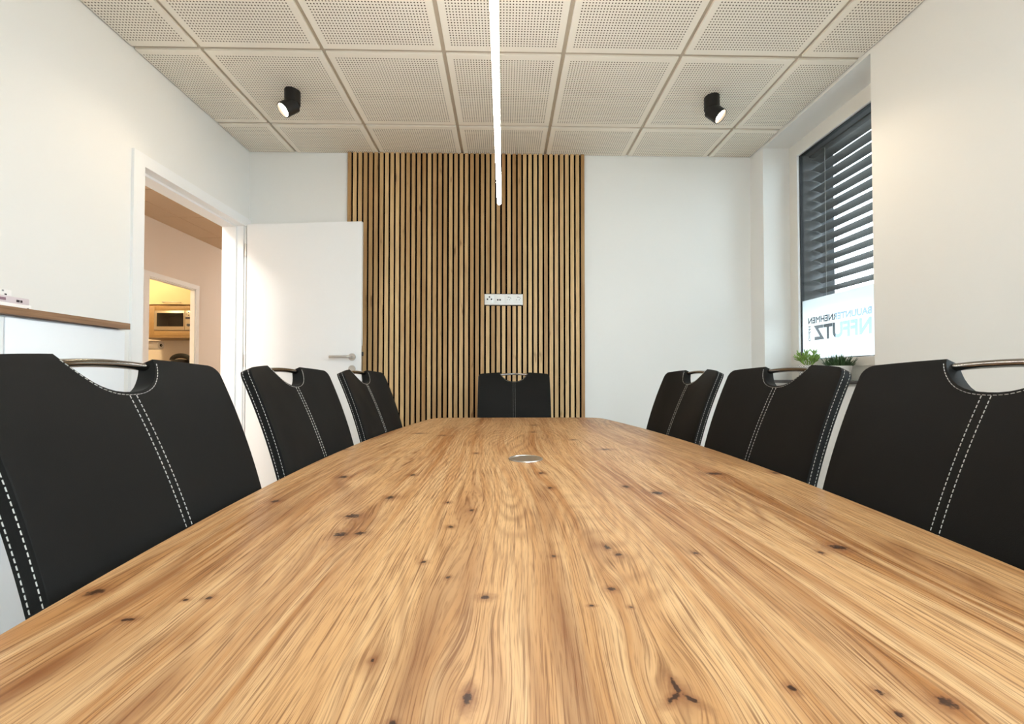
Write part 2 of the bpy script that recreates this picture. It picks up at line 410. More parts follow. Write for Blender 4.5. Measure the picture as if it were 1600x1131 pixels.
# doorway in the left wall
DY0, DY1, DZ = 2.20, 3.045, 2.085
slab_holes('wall_left', 'x', XL - 0.14, XL, YF, YB, 0.0, ZC + 0.15, [(DY0 - 0.02, DY1 + 0.02, 0.0, DZ + 0.02)], M['wall'])
slab_holes('wall_back', 'y', YB, YB + 0.15, XL - 0.14, XR + 0.27, 0.0, ZC + 0.15, [], M['wall'])
W3 = (0.05, 1.65, 0.45, 2.50)
slab_holes('wall_rear', 'y', YF - 0.15, YF, XL - 0.14, XR + 0.27, 0.0, ZC + 0.15, [W3], M['wall'])
# right wall: two windows (the second is unseen, added for its daylight)
W1 = (2.065, 2.95, 0.935, 2.648)
W2 = (-1.25, 0.80, 0.935, 2.648)
XG = 2.082            # inner face of the window frame
slab_holes('wall_right', 'x', XR, XG + 0.085, YF, YB, 0.0, ZC + 0.15, [W1, W2], M['wall'])
E1 = (2.095, 2.915, 1.03, 2.60)
E2 = (-1.22, 0.77, 1.03, 2.60)
slab_holes('wall_outside', 'x', XG + 0.085, 2.39, YF - 0.15, YB + 0.15, -0.3, ZC + 0.4, [E1, E2], M['grey_render'])
for nm, x0, x1, y0, y1 in (('baseboard_back', 0.62, XR, YB - 0.012, YB), ('baseboard_right', XR - 0.012, XR, YF, YB - 0.012)):
    o = box(nm, x0, x1, y0, y1, 0, 0.06, M['white'], None, 0.003); o['kind'] = 'structure'

# ceiling: recessed grid with perforated tiles hanging proud of it
ceiling = slab_holes('ceiling', 'z', ZC + 0.012, ZC + 0.15, XL, XR, YF, YB, [], M['rail'])
lines_x = [XL, -1.5625, -0.9375, -0.3125, 0.3125, 0.9375, 1.5625, XR]
lines_y = [0.25, 0.875, 1.5, 2.127, 2.752, YB]
full_tile = None
GR = 0.0105
for j in range(len(lines_y) - 1):
    for i in range(len(lines_x) - 1):
        x0, x1, y0, y1 = lines_x[i], lines_x[i + 1], lines_y[j], lines_y[j + 1]
        cx = x0 + 0.3125 if i > 0 else x1 - 0.3125
        cy = y0 + 0.3125
        a0 = x0 + (GR if i > 0 else 0.006); a1 = x1 - (GR if i < len(lines_x) - 2 else 0.006)
        b0 = y0 + GR; b1 = y1 - (GR if j < len(lines_y) - 2 else 0.006)
        interior = 0 < i < len(lines_x) - 2 and j < len(lines_y) - 2
        if interior and full_tile is not None:
            me = full_tile
        else:
            bm = bmesh.new()
            box_bm(bm, a0 - cx, a1 - cx, b0 - cy, b1 - cy, 0, 0.0115)
            low = [e for e in bm.edges if all(v.co.z < 1e-5 for v in e.verts)]
            bmesh.ops.bevel(bm, geom=low, offset=0.0012, segments=1, affect='EDGES')
            me = mesh_from('ceiling_tile', bm)
            if interior: full_tile = me
        obj('ceiling_tile', me, M['tile'], ceiling, (cx, cy, ZC))
# plain rear part of the ceiling (never in the photograph)
box('ceiling_board', XL, XR, YF, 0.25, ZC, ZC + 0.0118, M['tile'], ceiling)

# ------------------------------------------------------------------ doorway, door_1
door1 = obj('door_1', None, None, None, (XL, 0, 0)); door1['kind'] = 'structure'
door1['label'] = 'white door standing open against the slatted wall'
def dpart(name, x0, x1, y0, y1, z0, z1, mat, bev=0.002, parent=door1):
    o = box(name, x0 - XL, x1 - XL, y0, y1, z0, z1, mat, parent, bev); return o
T_ = 0.014
cas = bmesh.new()
for (y0, y1, z0, z1) in ((2.135, DY0, 0, 2.15), (DY1 + 0.012, YB - 0.004, 0, 2.15), (DY0, DY1 + 0.012, DZ, 2.15)):
    box_bm(cas, 0, T_, y0, y1, z0, z1)
obj('casing', mesh_from('casing', cas), M['white'], door1)
jb = bmesh.new()
for (y0, y1, z0, z1) in ((DY0 - 0.02, DY0, 0, DZ), (DY1, DY1 + 0.02, 0, DZ), (DY0 - 0.02, DY1 + 0.02, DZ, DZ + 0.02)):
    box_bm(jb, -0.145, 0.001, y0, y1, z0, z1)
obj('jamb', mesh_from('jamb', jb), M['white'], door1)
st = bmesh.new()
for (y0, y1, z0, z1) in ((DY0, DY0 + 0.014, 0, DZ - 0.014), (DY1 - 0.014, DY1, 0, DZ - 0.014), (DY0, DY1, DZ - 0.014, DZ)):
    box_bm(st, -0.145, -0.045, y0, y1, z0, z1)
obj('door_stop', mesh_from('door_stop', st), M['white'], door1)
hc = bmesh.new()
for (y0, y1, z0, z1) in ((DY0 - 0.08, DY0, 0, 2.15), (DY1, DY1 + 0.08, 0, 2.15), (DY0, DY1, DZ, 2.15)):
    box_bm(hc, -0.152, -0.14, y0, y1, z0, z1)
obj('hall_casing', mesh_from('hall_casing', hc), M['white'], door1)
# leaf: hinge at far jamb, swung to stand nearly parallel to the back wall
hx, hy = -1.878 - XL, 3.036
ang = math.atan2(2.962 - 3.036, -1.018 + 1.878)
LW, LT, LZ = 0.863, 0.04, 2.094
leaf = obj('leaf', None, None, door1, (hx, hy, 0), (0, 0, ang))
bm = bmesh.new()
box_bm(bm, 0.0, LW, 0.0, 0.024, 0.012, LZ)
bmesh.ops.bevel(bm, geom=bm.edges[:], offset=0.0015, segments=2, affect='EDGES')
box_bm(bm, 0.012, LW - 0.013, 0.0235, LT, 0.012, LZ - 0.013)
leaf_mesh = mesh_from('leaf', bm)
bpy.data.objects.remove(leaf)
leaf = obj('leaf', leaf_mesh, M['white'], door1, (hx, hy, 0), (0, 0, ang))
def lever(parent, side):
    s = -1 if side < 0 else 1
    y0 = 0 if side < 0 else LT
    zc = 1.118; xc = LW - 0.066
    rose = obj('handle_rose', lathe_mesh('handle_rose', [(0, 0), (0.026, 0), (0.026, 0.007), (0.0245, 0.009), (0, 0.009)], 32), M['steel'], parent, (xc, y0, zc), (radians(90) if s < 0 else radians(-90), 0, 0))
    pts = [(xc, y0, zc), (xc, y0 + s * 0.03, zc), (xc - 0.004, y0 + s * 0.042, zc), (xc - 0.014, y0 + s * 0.048, zc), (xc - 0.145, y0 + s * 0.048, zc)]
    obj('handle_lever', tube_mesh('handle_lever', pts, 0.0095, seg=14), M['steel'], parent)
    obj('key_rose', lathe_mesh('key_rose', [(0, 0), (0.026, 0), (0.026, 0.006), (0.0245, 0.008), (0, 0.008)], 32), M['steel'], parent, (xc, y0, zc - 0.085), (radians(90) if s < 0 else radians(-90), 0, 0))
lever(leaf, -1); lever(leaf, 1)
box('lock_plate', LW - 0.0005, LW + 0.0015, 0.003, 0.021, 1.02, 1.20, M['steel'], leaf)
box('latch', LW, LW + 0.009, 0.006, 0.018, 1.125, 1.155, M['anthracite'], leaf, 0.001)
for z in (0.25, 1.05, 1.86):
    obj('hinge', lathe_mesh('hinge', [(0, 0), (0.008, 0), (0.008, 0.09), (0, 0.09)], 16), M['steel'], door1, (0.022, 3.040, z))

# ------------------------------------------------------------------ hall and kitchen beyond the doorway
XH, ZH = -3.60, 2.60
K0, K1, KZ = 4.23, 4.87, 2.00
WH = 0.05                 # partition between hall and kitchen
slab_holes('ceiling_hall', 'z', ZH + 0.012, ZH + 0.15, XH - WH, XL - 0.14, 0.6, 7.2, [], M['hall_tile'])
chl = bpy.data.objects['ceiling_hall']
for j in range(6):
    for i in range(3):
        y0 = 2.35 + 0.625 * j; x0 = XL - 0.14 - 0.625 * (i + 1)
        x0c = max(x0, XH)
        box('ceiling_tile', x0c + 0.004, x0 + 0.621, y0 + 0.004, y0 + 0.621, ZH, ZH + 0.0115, M['hall_tile'], chl, 0.001, 1)
slab_holes('wall_hall', 'x', XH - WH, XH, 0.6, 7.2, 0.0, 2.75, [(K0, K1, 0.0, KZ)], M['hall_wall'])
slab_holes('wall_hall_end', 'y', 7.2, 7.3, XH - WH, XL, 0.0, 2.75, [], M['hall_wall'])
slab_holes('wall_hall_start', 'y', 0.5, 0.6, XH - WH, XL, 0.0, 2.75, [], M['hall_wall'])
slab_holes('wall_hall_inner', 'x', XL - 0.14, XL - 0.02, YB + 0.15, 7.2, 0.0, 2.75, [], M['hall_wall'])
door2 = obj('door_2', None, None, None, (XH, 0, 0)); door2['kind'] = 'structure'; door2['label'] = 'cream door frame of the kitchen doorway across the hall'
c2 = bmesh.new()
for (y0, y1, z0, z1) in ((K0 - 0.07, K0, 0, KZ + 0.05), (K1, K1 + 0.045, 0, KZ + 0.05), (K0, K1, KZ, KZ + 0.05)):
    box_bm(c2, 0, 0.014, y0, y1, z0, z1)
obj('casing', mesh_from('casing', c2), M['white'], door2)
j2 = bmesh.new()
for (y0, y1, z0, z1) in ((K0, K0 + 0.012, 0, KZ), (K1 - 0.012, K1, 0, KZ), (K0, K1, KZ - 0.012, KZ)):
    box_bm(j2, -WH, 0.001, y0, y1, z0, z1)
obj('jamb', mesh_from('jamb', j2), M['white'], door2)
KY = 5.60
slab_holes('wall_kitchen', 'y', KY, KY + 0.1, -6.6, XH - WH, 0.0, 2.75, [], M['hall_wall'])
slab_holes('wall_kitchen_side', 'x', -6.6, -6.5, 2.6, KY, 0.0, 2.75, [], M['hall_wall'])
slab_holes('wall_kitchen_front', 'y', 2.5, 2.6, -6.6, XH - WH, 0.0, 2.75, [], M['hall_wall'])
slab_holes('ceiling_kitchen', 'z', ZH, ZH + 0.15, -6.6, XH - WH, 2.5, KY + 0.1, [], M['wall'])

KF = 5.20
kc = thing('kitchen_wall_cabinet', 'cream kitchen wall cabinet with flap door above the microwave', 'cabinet', (-4.20, KF, 1.47))
def kp(name, x0, x1, y0, y1, z0, z1, mat, parent=kc, bev=0.002, org=(-4.20, KF, 1.47)):
    return box(name, x0 - org[0], x1 - org[0], y0 - org[1], y1 - org[1], z0 - org[2], z1 - org[2], mat, parent, bev)
KX0, KX1 = -4.60, -3.76
car = bmesh.new()
for b in ((KX0, KX0 + 0.018, KF + 0.01, KY, 1.47, 2.45), (KX1 - 0.018, KX1, KF + 0.01, KY, 1.47, 2.45), (KX0 + 0.018, KX1 - 0.018, KF + 0.01, KY, 1.47, 1.49),
          (KX0 + 0.018, KX1 - 0.018, KF + 0.01, KY, 1.862, 1.88), (KX0 + 0.018, KX1 - 0.018, KF + 0.01, KY, 2.43, 2.45), (KX0 + 0.018, KX1 - 0.018, KY - 0.01, KY, 1.49, 2.43)):
    box_bm(car, b[0] + 4.20, b[1] + 4.20, b[2] - KF, b[3] - KF, b[4] - 1.47, b[5] - 1.47)
obj('carcass', mesh_from('carcass', car), M['kitchen_carcass'], kc)
flap = kp('flap_door', KX0 + 0.002, KX1 - 0.002, KF - 0.01, KF + 0.009, 1.882, 2.45, M['kitchen_front'])
hp = [(-4.223, KF - 0.01, 1.905), (-4.223, KF - 0.036, 1.905), (-4.215, KF - 0.04, 1.905), (-4.02, KF - 0.04, 1.905), (-4.012, KF - 0.036, 1.905), (-4.012, KF - 0.01, 1.905)]
obj('handle', tube_mesh('handle', [(a + 4.20, b - KF, c - 1.47) for a, b, c in hp], 0.005, seg=8), M['steel'], flap)
for x0, x1, z0, z1 in ((KX0 + 0.018, -4.349, 1.49, 1.862), (-3.868, KX1 - 0.018, 1.49, 1.862), (-4.349, -3.868, 1.808, 1.862), (-4.349, -3.868, 1.49, 1.557)):
    kp('niche_panel', x0, x1, KF + 0.005, KF + 0.022, z0, z1, M['kitchen_carcass'])
MO = (-4.108, KF, 1.557)
mw = thing('microwave', 'built-in microwave oven with black glass window in kitchen cabinet', 'microwave', MO)
mp = lambda n, x0, x1, y0, y1, z0, z1, m, p=mw, b=0.002: kp(n, x0, x1, y0, y1, z0, z1, m, p, b, MO)
mp('body', -4.347, -3.870, KF + 0.03, KF + 0.33, 1.559, 1.806, M['anthracite'])
mdoor = mp('door', -4.345, -3.972, KF - 0.004, KF + 0.03, 1.561, 1.804, M['micro_steel'])
mp('window_pane', -4.309, -3.985, KF - 0.007, KF - 0.003, 1.608, 1.775, M['micro_glass'], mdoor, 0.001)
mpan = mp('control_panel', -3.968, -3.872, KF - 0.004, KF + 0.03, 1.561, 1.804, M['micro_steel'])
mp('display', -3.958, -3.886, KF - 0.007, KF - 0.003, 1.70, 1.728, M['print_dark'], mpan, 0.001)
for r in range(3):
    for c_ in range(3):
        mp('button', -3.955 + 0.025 * c_, -3.940 + 0.025 * c_, KF - 0.008, KF - 0.003, 1.742 + 0.017 * r, 1.752 + 0.017 * r, M['print_dark'] if (r + c_) % 2 else M['grey_mark'], mpan, 0.001)
kn_ = obj('dial', lathe_mesh('dial', [(0, 0), (0.018, 0), (0.016, 0.014), (0, 0.014)], 20), M['anthracite'], mpan, (-3.92 - MO[0], -0.004, 1.625 - MO[2]), (radians(90), 0, 0))
# towel roll under the cabinet, worktop, base unit, coffee machine
tr_ = thing('paper_towel_roll', 'white paper towel roll under the kitchen cabinet', 'paper towel', (-4.50, 5.36, 1.385))
rl = obj('roll', lathe_mesh('roll', [(0.018, 0), (0.052, 0), (0.055, 0.004), (0.055, 0.196), (0.052, 0.2), (0.018, 0.2), (0.018, 0)], 28), M['paper'], tr_, (-0.09, 0, 0), (0, radians(90), 0))
obj('core', lathe_mesh('core', [(0, 0), (0.0175, 0), (0.0175, 0.206), (0, 0.206)], 20), M['dark_hole'], tr_, (-0.092, 0, 0), (0, radians(90), 0))
obj('holder_arm', tube_mesh('holder_arm', [(-0.105, 0, 0), (-0.105, 0, 0.087)], 0.006), M['steel'], tr_)
obj('holder_rod', tube_mesh('holder_rod', [(-0.105, 0, 0), (0.118, 0, 0)], 0.005), M['steel'], tr_)
ku = thing('kitchen_base_cabinet', 'cream kitchen base cabinet under the grey worktop', 'cabinet', (-4.20, 5.1, 0))
box('carcass', -0.40, 0.44, -0.07, 0.49, 0.10, 0.87, M['kitchen_carcass'], ku)
box('plinth', -0.40, 0.44, -0.02, 0.0, 0.0, 0.10, M['anthracite'], ku)
for k in range(2):
    d_ = box('cabinet_door', -0.398 + 0.42 * k, 0.018 + 0.42 * k, -0.09, -0.071, 0.11, 0.865, M['kitchen_front'], ku, 0.002)
    obj('handle', tube_mesh('handle', [(-0.33 + 0.42 * k, -0.115, 0.82), (-0.05 + 0.42 * k, -0.115, 0.82)], 0.005), M['steel'], d_)
tag(box('kitchen_worktop', -4.62, -3.74, 5.0, KY, 0.872, 0.91, M['worktop'], None, 0.003), 'grey kitchen worktop under the wall cabinet', 'worktop')
cm = thing('coffee_machine', 'black coffee machine with arched top on kitchen worktop', 'coffee machine', (-4.17, 5.40, 0.91))
obj('body', lathe_mesh('body', [(0, 0), (0.10, 0), (0.105, 0.01), (0.10, 0.16), (0.105, 0.26), (0.095, 0.29), (0, 0.30)], 28), M['black_metal'], cm)
arch = [(0.115 * cos(t), 0, 0.285 + 0.06 * sin(t)) for t in [pi * k / 14 for k in range(15)]]
obj('arched_handle', tube_mesh('arched_handle', arch, 0.03, 0.011, seg=12, up=Vector((0, 1, 0))), M['black_metal'], cm)
obj('drip_tray', lathe_mesh('drip_tray', [(0, 0), (0.07, 0), (0.07, 0.03), (0, 0.03)], 24), M['steel'], cm, (0, -0.13, 0))

def ceiling_lamp(loc, watts, label, r=0.15, col=(1.0, 0.95, 0.88)):
    t = thing('ceiling_lamp', label, 'lamp', loc)
    obj('mount', lathe_mesh('mount', [(0, 0), (r * 0.6, 0), (r * 0.6, -0.03), (0, -0.03)], 28), M['white'], t)
    obj('lamp_shade', lathe_mesh('lamp_shade', [(0, -0.03), (r, -0.03), (r, -0.07), (r * 0.9, -0.085), (0, -0.09)], 32), emit('lamp_shade_glow', (*col, 1), watts / (pi * pi * r * r)), t)
    return t
ceiling_lamp((-2.47, 1.35, ZH), HALL_W, 'round glowing ceiling lamp in the hall beside the doorway')
ceiling_lamp((-2.80, 6.35, ZH), HALL_W * 0.3, 'round glowing ceiling lamp added out of view at the far end of the hall')  # unseen extra lamp, added to spread light along the hall
ceiling_lamp((-4.75, 4.25, ZH), KITCHEN_W, 'round glowing ceiling lamp in the kitchen', col=(1.0, 0.74, 0.40))

# ------------------------------------------------------------------ window_1 (in view) and added_window_2
def window(name, w, e, with_film):
    y0, y1, z0, z1 = w
    root = obj(name, None, None, None, (XG, (y0 + y1) / 2, z0)); root['kind'] = 'structure'
    oy, oz = (y0 + y1) / 2, z0
    FB, FS = 0.155, 0.085          # bottom incl. sub-profile, sides
    gy0, gy1, gz0, gz1 = y0 + FS, y1 - FS, z0 + FB, z1 - 0.10
    def ring(nm, a0, a1, o, i, mat):
        ob = slab_holes(nm, 'x', a0, a1, o[0] - oy, o[1] - oy, o[2] - oz, o[3] - oz, [(i[0] - oy, i[1] - oy, i[2] - oz, i[3] - oz)], mat, root)
        return ob
    ring('outer_frame', 0.008, 0.084, (y0, y1, z0 + 0.075, z1), (y0 + 0.05, y1 - 0.05, z0 + 0.115, z1 - 0.06), M['frame_white'])
    ring('sash', 0.0, 0.07, (y0 + 0.04, y1 - 0.04, z0 + 0.105, z1 - 0.05), (gy0, gy1, gz0, gz1), M['frame_white'])
    ring('glazing_bead', 0.002, 0.016, (gy0 - 0.012, gy1 + 0.012, gz0 - 0.012, gz1 + 0.012), (gy0 + 0.004, gy1 - 0.004, gz0 + 0.004, gz1 - 0.004), M['white'])
    ring('gasket', 0.016, 0.026, (gy0 - 0.012, gy1 + 0.012, gz0 - 0.012, gz1 + 0.012), (gy0 + 0.009, gy1 - 0.009, gz0 + 0.009, gz1 - 0.009), M['gasket'])
    ring('outer_cladding', 0.031, 0.09, (gy0 - 0.012, gy1 + 0.012, gz0 - 0.012, gz1 + 0.012), (gy0 + 0.003, gy1 - 0.003, gz0 + 0.003, gz1 - 0.003), M['gasket'])
    box('pane', 0.0262, 0.0302, gy0 - 0.01 - oy, gy1 + 0.01 - oy, gz0 - 0.01 - oz, gz1 + 0.01 - oz, M['glass'], root)
    box('base_profile', 0.01, 0.084, y0 - oy, y1 - oy, 0.02, 0.075, M['frame_white'], root)
    s = box('window_sill', XR - 0.035 - XG, 0.012, y0 - 0.0 - oy, y1 + 0.0 - oy, 0.0, 0.02, M['slate'], root, 0.002)
    s['label'] = 'dark stone window sill'
    box('outer_sill', 0.085, 0.33, e[0] - oy, e[1] - oy, e[2] - 0.03 - oz, e[2] - oz, M['anthracite'], root)
    return root, (gy0, gy1, gz0, gz1), (oy, oz)
win1, GL, (oy1, oz1) = window('window_1', W1, E1, True)
win1['label'] = 'white framed window with frosted lettered film above the dark sill'
win2, _, _ = window('added_window_2', W2, E2, False)  # unseen window, added to light the left chairs and left wall
win2['label'] = 'white framed window added out of view by the near table end for daylight'

# added_window_3: unseen glazing added in the rear wall to bring in daylight
win3 = obj('added_window_3', None, None, None, (0.85, YF - 0.08, W3[2])); win3['kind'] = 'structure'; win3['label'] = 'two-part window added in the wall behind the camera for daylight'
for k in range(2):
    x0 = -0.80 + 0.80 * k; x1 = x0 + 0.80
    slab_holes('sash', 'y', -0.035, 0.035, x0, x1, 0.0, W3[3] - W3[2], [(x0 + 0.06, x1 - 0.06, 0.06, W3[3] - W3[2] - 0.06)], M['frame_white'], win3)
    box('pane', x0 + 0.055, x1 - 0.055, -0.003, 0.003, 0.055, W3[3] - W3[2] - 0.055, M['glass'], win3)

# frosted film with clear lettering cut out (reads correctly from outside)
FT = 1.507
def text_mesh(body, bold):
    cu = bpy.data.curves.new('lettering', 'FONT'); cu.body = body; cu.size = 1.0; cu.offset = bold; cu.extrude = 0.5; cu.resolution_u = 4
    o = bpy.data.objects.new('lettering', cu); COL.objects.link(o)
    dg = bpy.context.evaluated_depsgraph_get()
    me = bpy.data.meshes.new_from_object(o.evaluated_get(dg))
    bpy.data.objects.remove(o)
    return me
def film_with_text():
    bm = bmesh.new()
    box_bm(bm, 0.0246, 0.0256, GL[0] + 0.01 - oy1, GL[1] - 0.01 - oy1, GL[2] + 0.01 - oz1, FT - oz1)
    film = obj('frosted_film', mesh_from('frosted_film', bm), M['film'], win1)
    cb = bmesh.new()
    def add(body, bold, Y0, Y1, Z0, Z1, vertical=False):
        me = text_mesh(body, bold)
        xs = [v.co.x for v in me.vertices]; ys = [v.co.y for v in me.vertices]
        ax, bx, ay, by = min(xs), max(xs), min(ys), max(ys)
        tmp = bmesh.new(); tmp.from_mesh(me)
        for v in tmp.verts:
            s = (v.co.x - ax) / (bx - ax); t = (v.co.y - ay) / (by - ay); d = v.co.z * 0.01
            if vertical: v.co = (0.0251 + d, Y1 + (Y0 - Y1) * t - oy1, Z0 + (Z1 - Z0) * s - oz1)
            else: v.co = (0.0251 + d, Y0 + (Y1 - Y0) * s - oy1, Z0 + (Z1 - Z0) * t - oz1)
        m2 = bpy.data.meshes.new('t'); tmp.to_mesh(m2); tmp.free(); cb.from_mesh(m2)
    k = 1.0
    add('BAUUNTERNEHMEN', 0.045, 2.309, 2.804, 1.338, 1.382)
    add('NFFUTZ', 0.040, 2.311, 2.752, 1.223, 1.322)
    add('GmbH', 0.035, 2.779, 2.803, 1.221, 1.324, True)
    bmesh.ops.remove_doubles(cb, verts=cb.verts[:], dist=1e-6)
    cut = obj('cut', mesh_from('cut', cb), None, win1)
    md = film.modifiers.new('cut', 'BOOLEAN'); md.object = cut; md.operation = 'DIFFERENCE'; md.solver = 'EXACT'; md.use_self = True
    dg = bpy.context.evaluated_depsgraph_get()
    me = bpy.data.meshes.new_from_object(film.evaluated_get(dg))
    film.modifiers.clear()
    film.data = me
    if not me.materials: me.materials.append(M['film'])
    bpy.data.objects.remove(cut)
    film['label'] = 'frosted film with clear mirrored lettering'
film_with_text()

# outside venetian blind, half lowered
bl = thing('venetian_blind', 'dark grey outside venetian blind half lowered behind the window', 'blind', (2.235, 2.505, 1.50))
def bpart(n, x0, x1, y0, y1, z0, z1, m=M['blind'], b=0.0): return box(n, x0 - 2.235, x1 - 2.235, y0 - 2.505, y1 - 2.505, z0 - 1.50, z1 - 1.50, m, bl, b)
for y in (2.098, 2.888):
    bpart('guide_rail', 2.19, 2.28, y, y + 0.024, 1.031, 2.598)
bpart('head_rail', 2.185, 2.285, 2.124, 2.886, 2.545, 2.598)
pr = []
for k in range(9):
    a = -1 + 2 * k / 8
    pr.append((0.038 * a, 0.006 * (1 - a * a) - 0.008 * a))
bm = bmesh.new()
up_, dn_ = [], []
for y in (-0.38, 0.38):
    up_.append([bm.verts.new((x, y, z + 0.0006)) for x, z in pr]); dn_.append([bm.verts.new((x, y, z - 0.0006)) for x, z in pr])
for k in range(8):
    bm.faces.new((up_[0][k], up_[0][k + 1], up_[1][k + 1], up_[1][k])); bm.faces.new((dn_[0][k], dn_[1][k], dn_[1][k + 1], dn_[0][k + 1]))
    for e in (0, 1): bm.faces.new((up_[e][k], up_[e][k + 1], dn_[e][k + 1], dn_[e][k]))
for k in (0, 8): bm.faces.new((up_[0][k], up_[1][k], dn_[1][k], dn_[0][k]))
smesh = mesh_from('slat', bm, 60)
for k in range(14):
    obj('slat', smesh, M['blind'], bl, (0, 0, 2.515 - 0.072 * k - 1.50))
bpart('bottom_rail', 2.205, 2.265, 2.126, 2.884, 1.498, 1.514, b=0.003)
for y in (2.25, 2.75):
    for x in (2.196, 2.274):
        bpart('ladder_cord', x - 0.001, x + 0.001, y - 0.002, y + 0.002, 1.51, 2.55, M['grey_mark'])

# outside world: paving, a pale neighbouring house
slab_holes('ground_outside', 'z', -0.4, -0.3, -40, 60, -40, 60, [(-6.7, 2.39, YF - 0.15, 7.3)], M['lawn'])
hs = thing('neighbouring_house', 'pale house seen faintly through the clear letters of the window film', 'house', (14, 14.5, -0.3))
box('wall', 0, 8, -9, 9, 0, 4.3, M['pale_house'], hs)
rf = bmesh.new()
vs_ = [rf.verts.new(p) for p in ((-0.5, -9.4, 4.3), (8.5, -9.4, 4.3), (8.5, 9.4, 4.3), (-0.5, 9.4, 4.3), (4, -9.4, 5.3), (4, 9.4, 5.3))]
for f in ((0, 1, 4), (2, 3, 5), (1, 2, 5, 4), (3, 0, 4, 5), (0, 3, 2, 1)): rf.faces.new([vs_[i] for i in f])
obj('roof', mesh_from('roof', rf), M['roof'], hs)
for k in range(4):
    f_ = box('window', -0.03, 0.02, -7.2 + 4 * k, -5.8 + 4 * k, 1.1, 2.4, M['white'], hs)
    box('pane', -0.04, -0.031, -7.1 + 4 * k, -5.9 + 4 * k, 1.2, 2.3, M['anthracite'], f_)

# ==================================================================== SLATTED WALL
sp_ = thing('slat_wall_panel', 'oak slat panel on black felt covering the middle of the back wall', 'wall panel', (-0.28, YB, 0))
PX0, PX1 = -1.170, 0.611
NS = 45; PITCH = (PX1 - PX0 + 0.0137) / NS; SWD = PITCH - 0.0137
box('felt_backing', PX0 + 0.28, PX1 + 0.28, -0.012, 0, 0.0, ZC - 0.001, M['black_felt'], sp_)
SX, SZ0, SZ1 = 0.1445, 1.509, 1.602
def slat_me(z0, z1):
    bm = bmesh.new(); box_bm(bm, -SWD / 2, SWD / 2, -0.0255, -0.012, z0, z1)
    bmesh.ops.bevel(bm, geom=[e for e in bm.edges if abs(e.verts[0].co.z - e.verts[1].co.z) > 0.1 and e.verts[0].co.y < -0.02], offset=0.0015, segments=2, affect='EDGES')
    return mesh_from('slat', bm)
s_full, s_low, s_up = slat_me(0.0, ZC - 0.002), slat_me(0.0, SZ0), slat_me(SZ1, ZC - 0.002)
for k in range(NS):
    xc = PX0 + SWD / 2 + PITCH * k
    if abs(xc) < SX - 0.004:
        obj('slat', s_low, M['slat'], sp_, (xc + 0.28, 0, 0)); obj('slat', s_up, M['slat'], sp_, (xc + 0.28, 0, 0))
    else:
        obj('slat', s_full, M['slat'], sp_, (xc + 0.28, 0, 0))

# socket strip in the slat wall
so = thing('socket_strip', 'white four-gang socket strip set in the slatted wall', 'socket', (0.0, YB - 0.028, 1.5555))
def sop(n, x0, x1, y0, y1, z0, z1, m, p=so, b=0.0): return box(n, x0, x1, y0, y1, z0, z1, m, p, b)
sop('frame', -0.1435, 0.1435, -0.006, 0.015, -0.0405, 0.0405, M['plastic'], so, 0.002)
for k in range(4):
    cx = -0.1065 + 0.071 * k
    ins = sop('insert', cx - 0.0275, cx + 0.0275, -0.0085, -0.005, -0.0285, 0.0285, M['plastic'], so, 0.0015)
    def disc(n, x, z, r, m, dep=0.0095, par=ins):
        obj(n, lathe_mesh(n, [(0, 0), (r, 0), (r, 0.002), (0, 0.002)], 16), m, par, (x, -dep + 0.002, z), (radians(90), 0, 0))
    if k == 0:
        disc('pin_hole', cx, 0.018, 0.0055, M['dark_hole']); disc('pin_hole', cx - 0.015, 0.001, 0.0058, M['dark_hole']); disc('pin_hole', cx + 0.015, 0.001, 0.0058, M['dark_hole'])
    elif k == 1:
        for dx in (-0.0085, 0.0085): sop('network_port', cx + dx - 0.0055, cx + dx + 0.0055, -0.0095, -0.008, -0.009, 0.002, M['dark_hole'], ins)
    else:
        # shuttered sockets: shallow round well drawn as a thin arc lip, two small pin holes
        arc = [(cx + 0.0195 * cos(t), -0.0088, -0.001 + 0.0195 * sin(t)) for t in [radians(15 + 12 * q) for q in range(8)]]
        obj('well_lip', tube_mesh('well_lip', arc, 0.0016, seg=6), M['grey_mark'], ins)
        disc('pin_hole', cx - 0.0095, -0.002, 0.003, M['grey_mark']); disc('pin_hole', cx + 0.0095, -0.002, 0.003, M['grey_mark'])
        disc('earth_clip', cx - 0.001, 0.0165, 0.0038, M['grey_mark'])

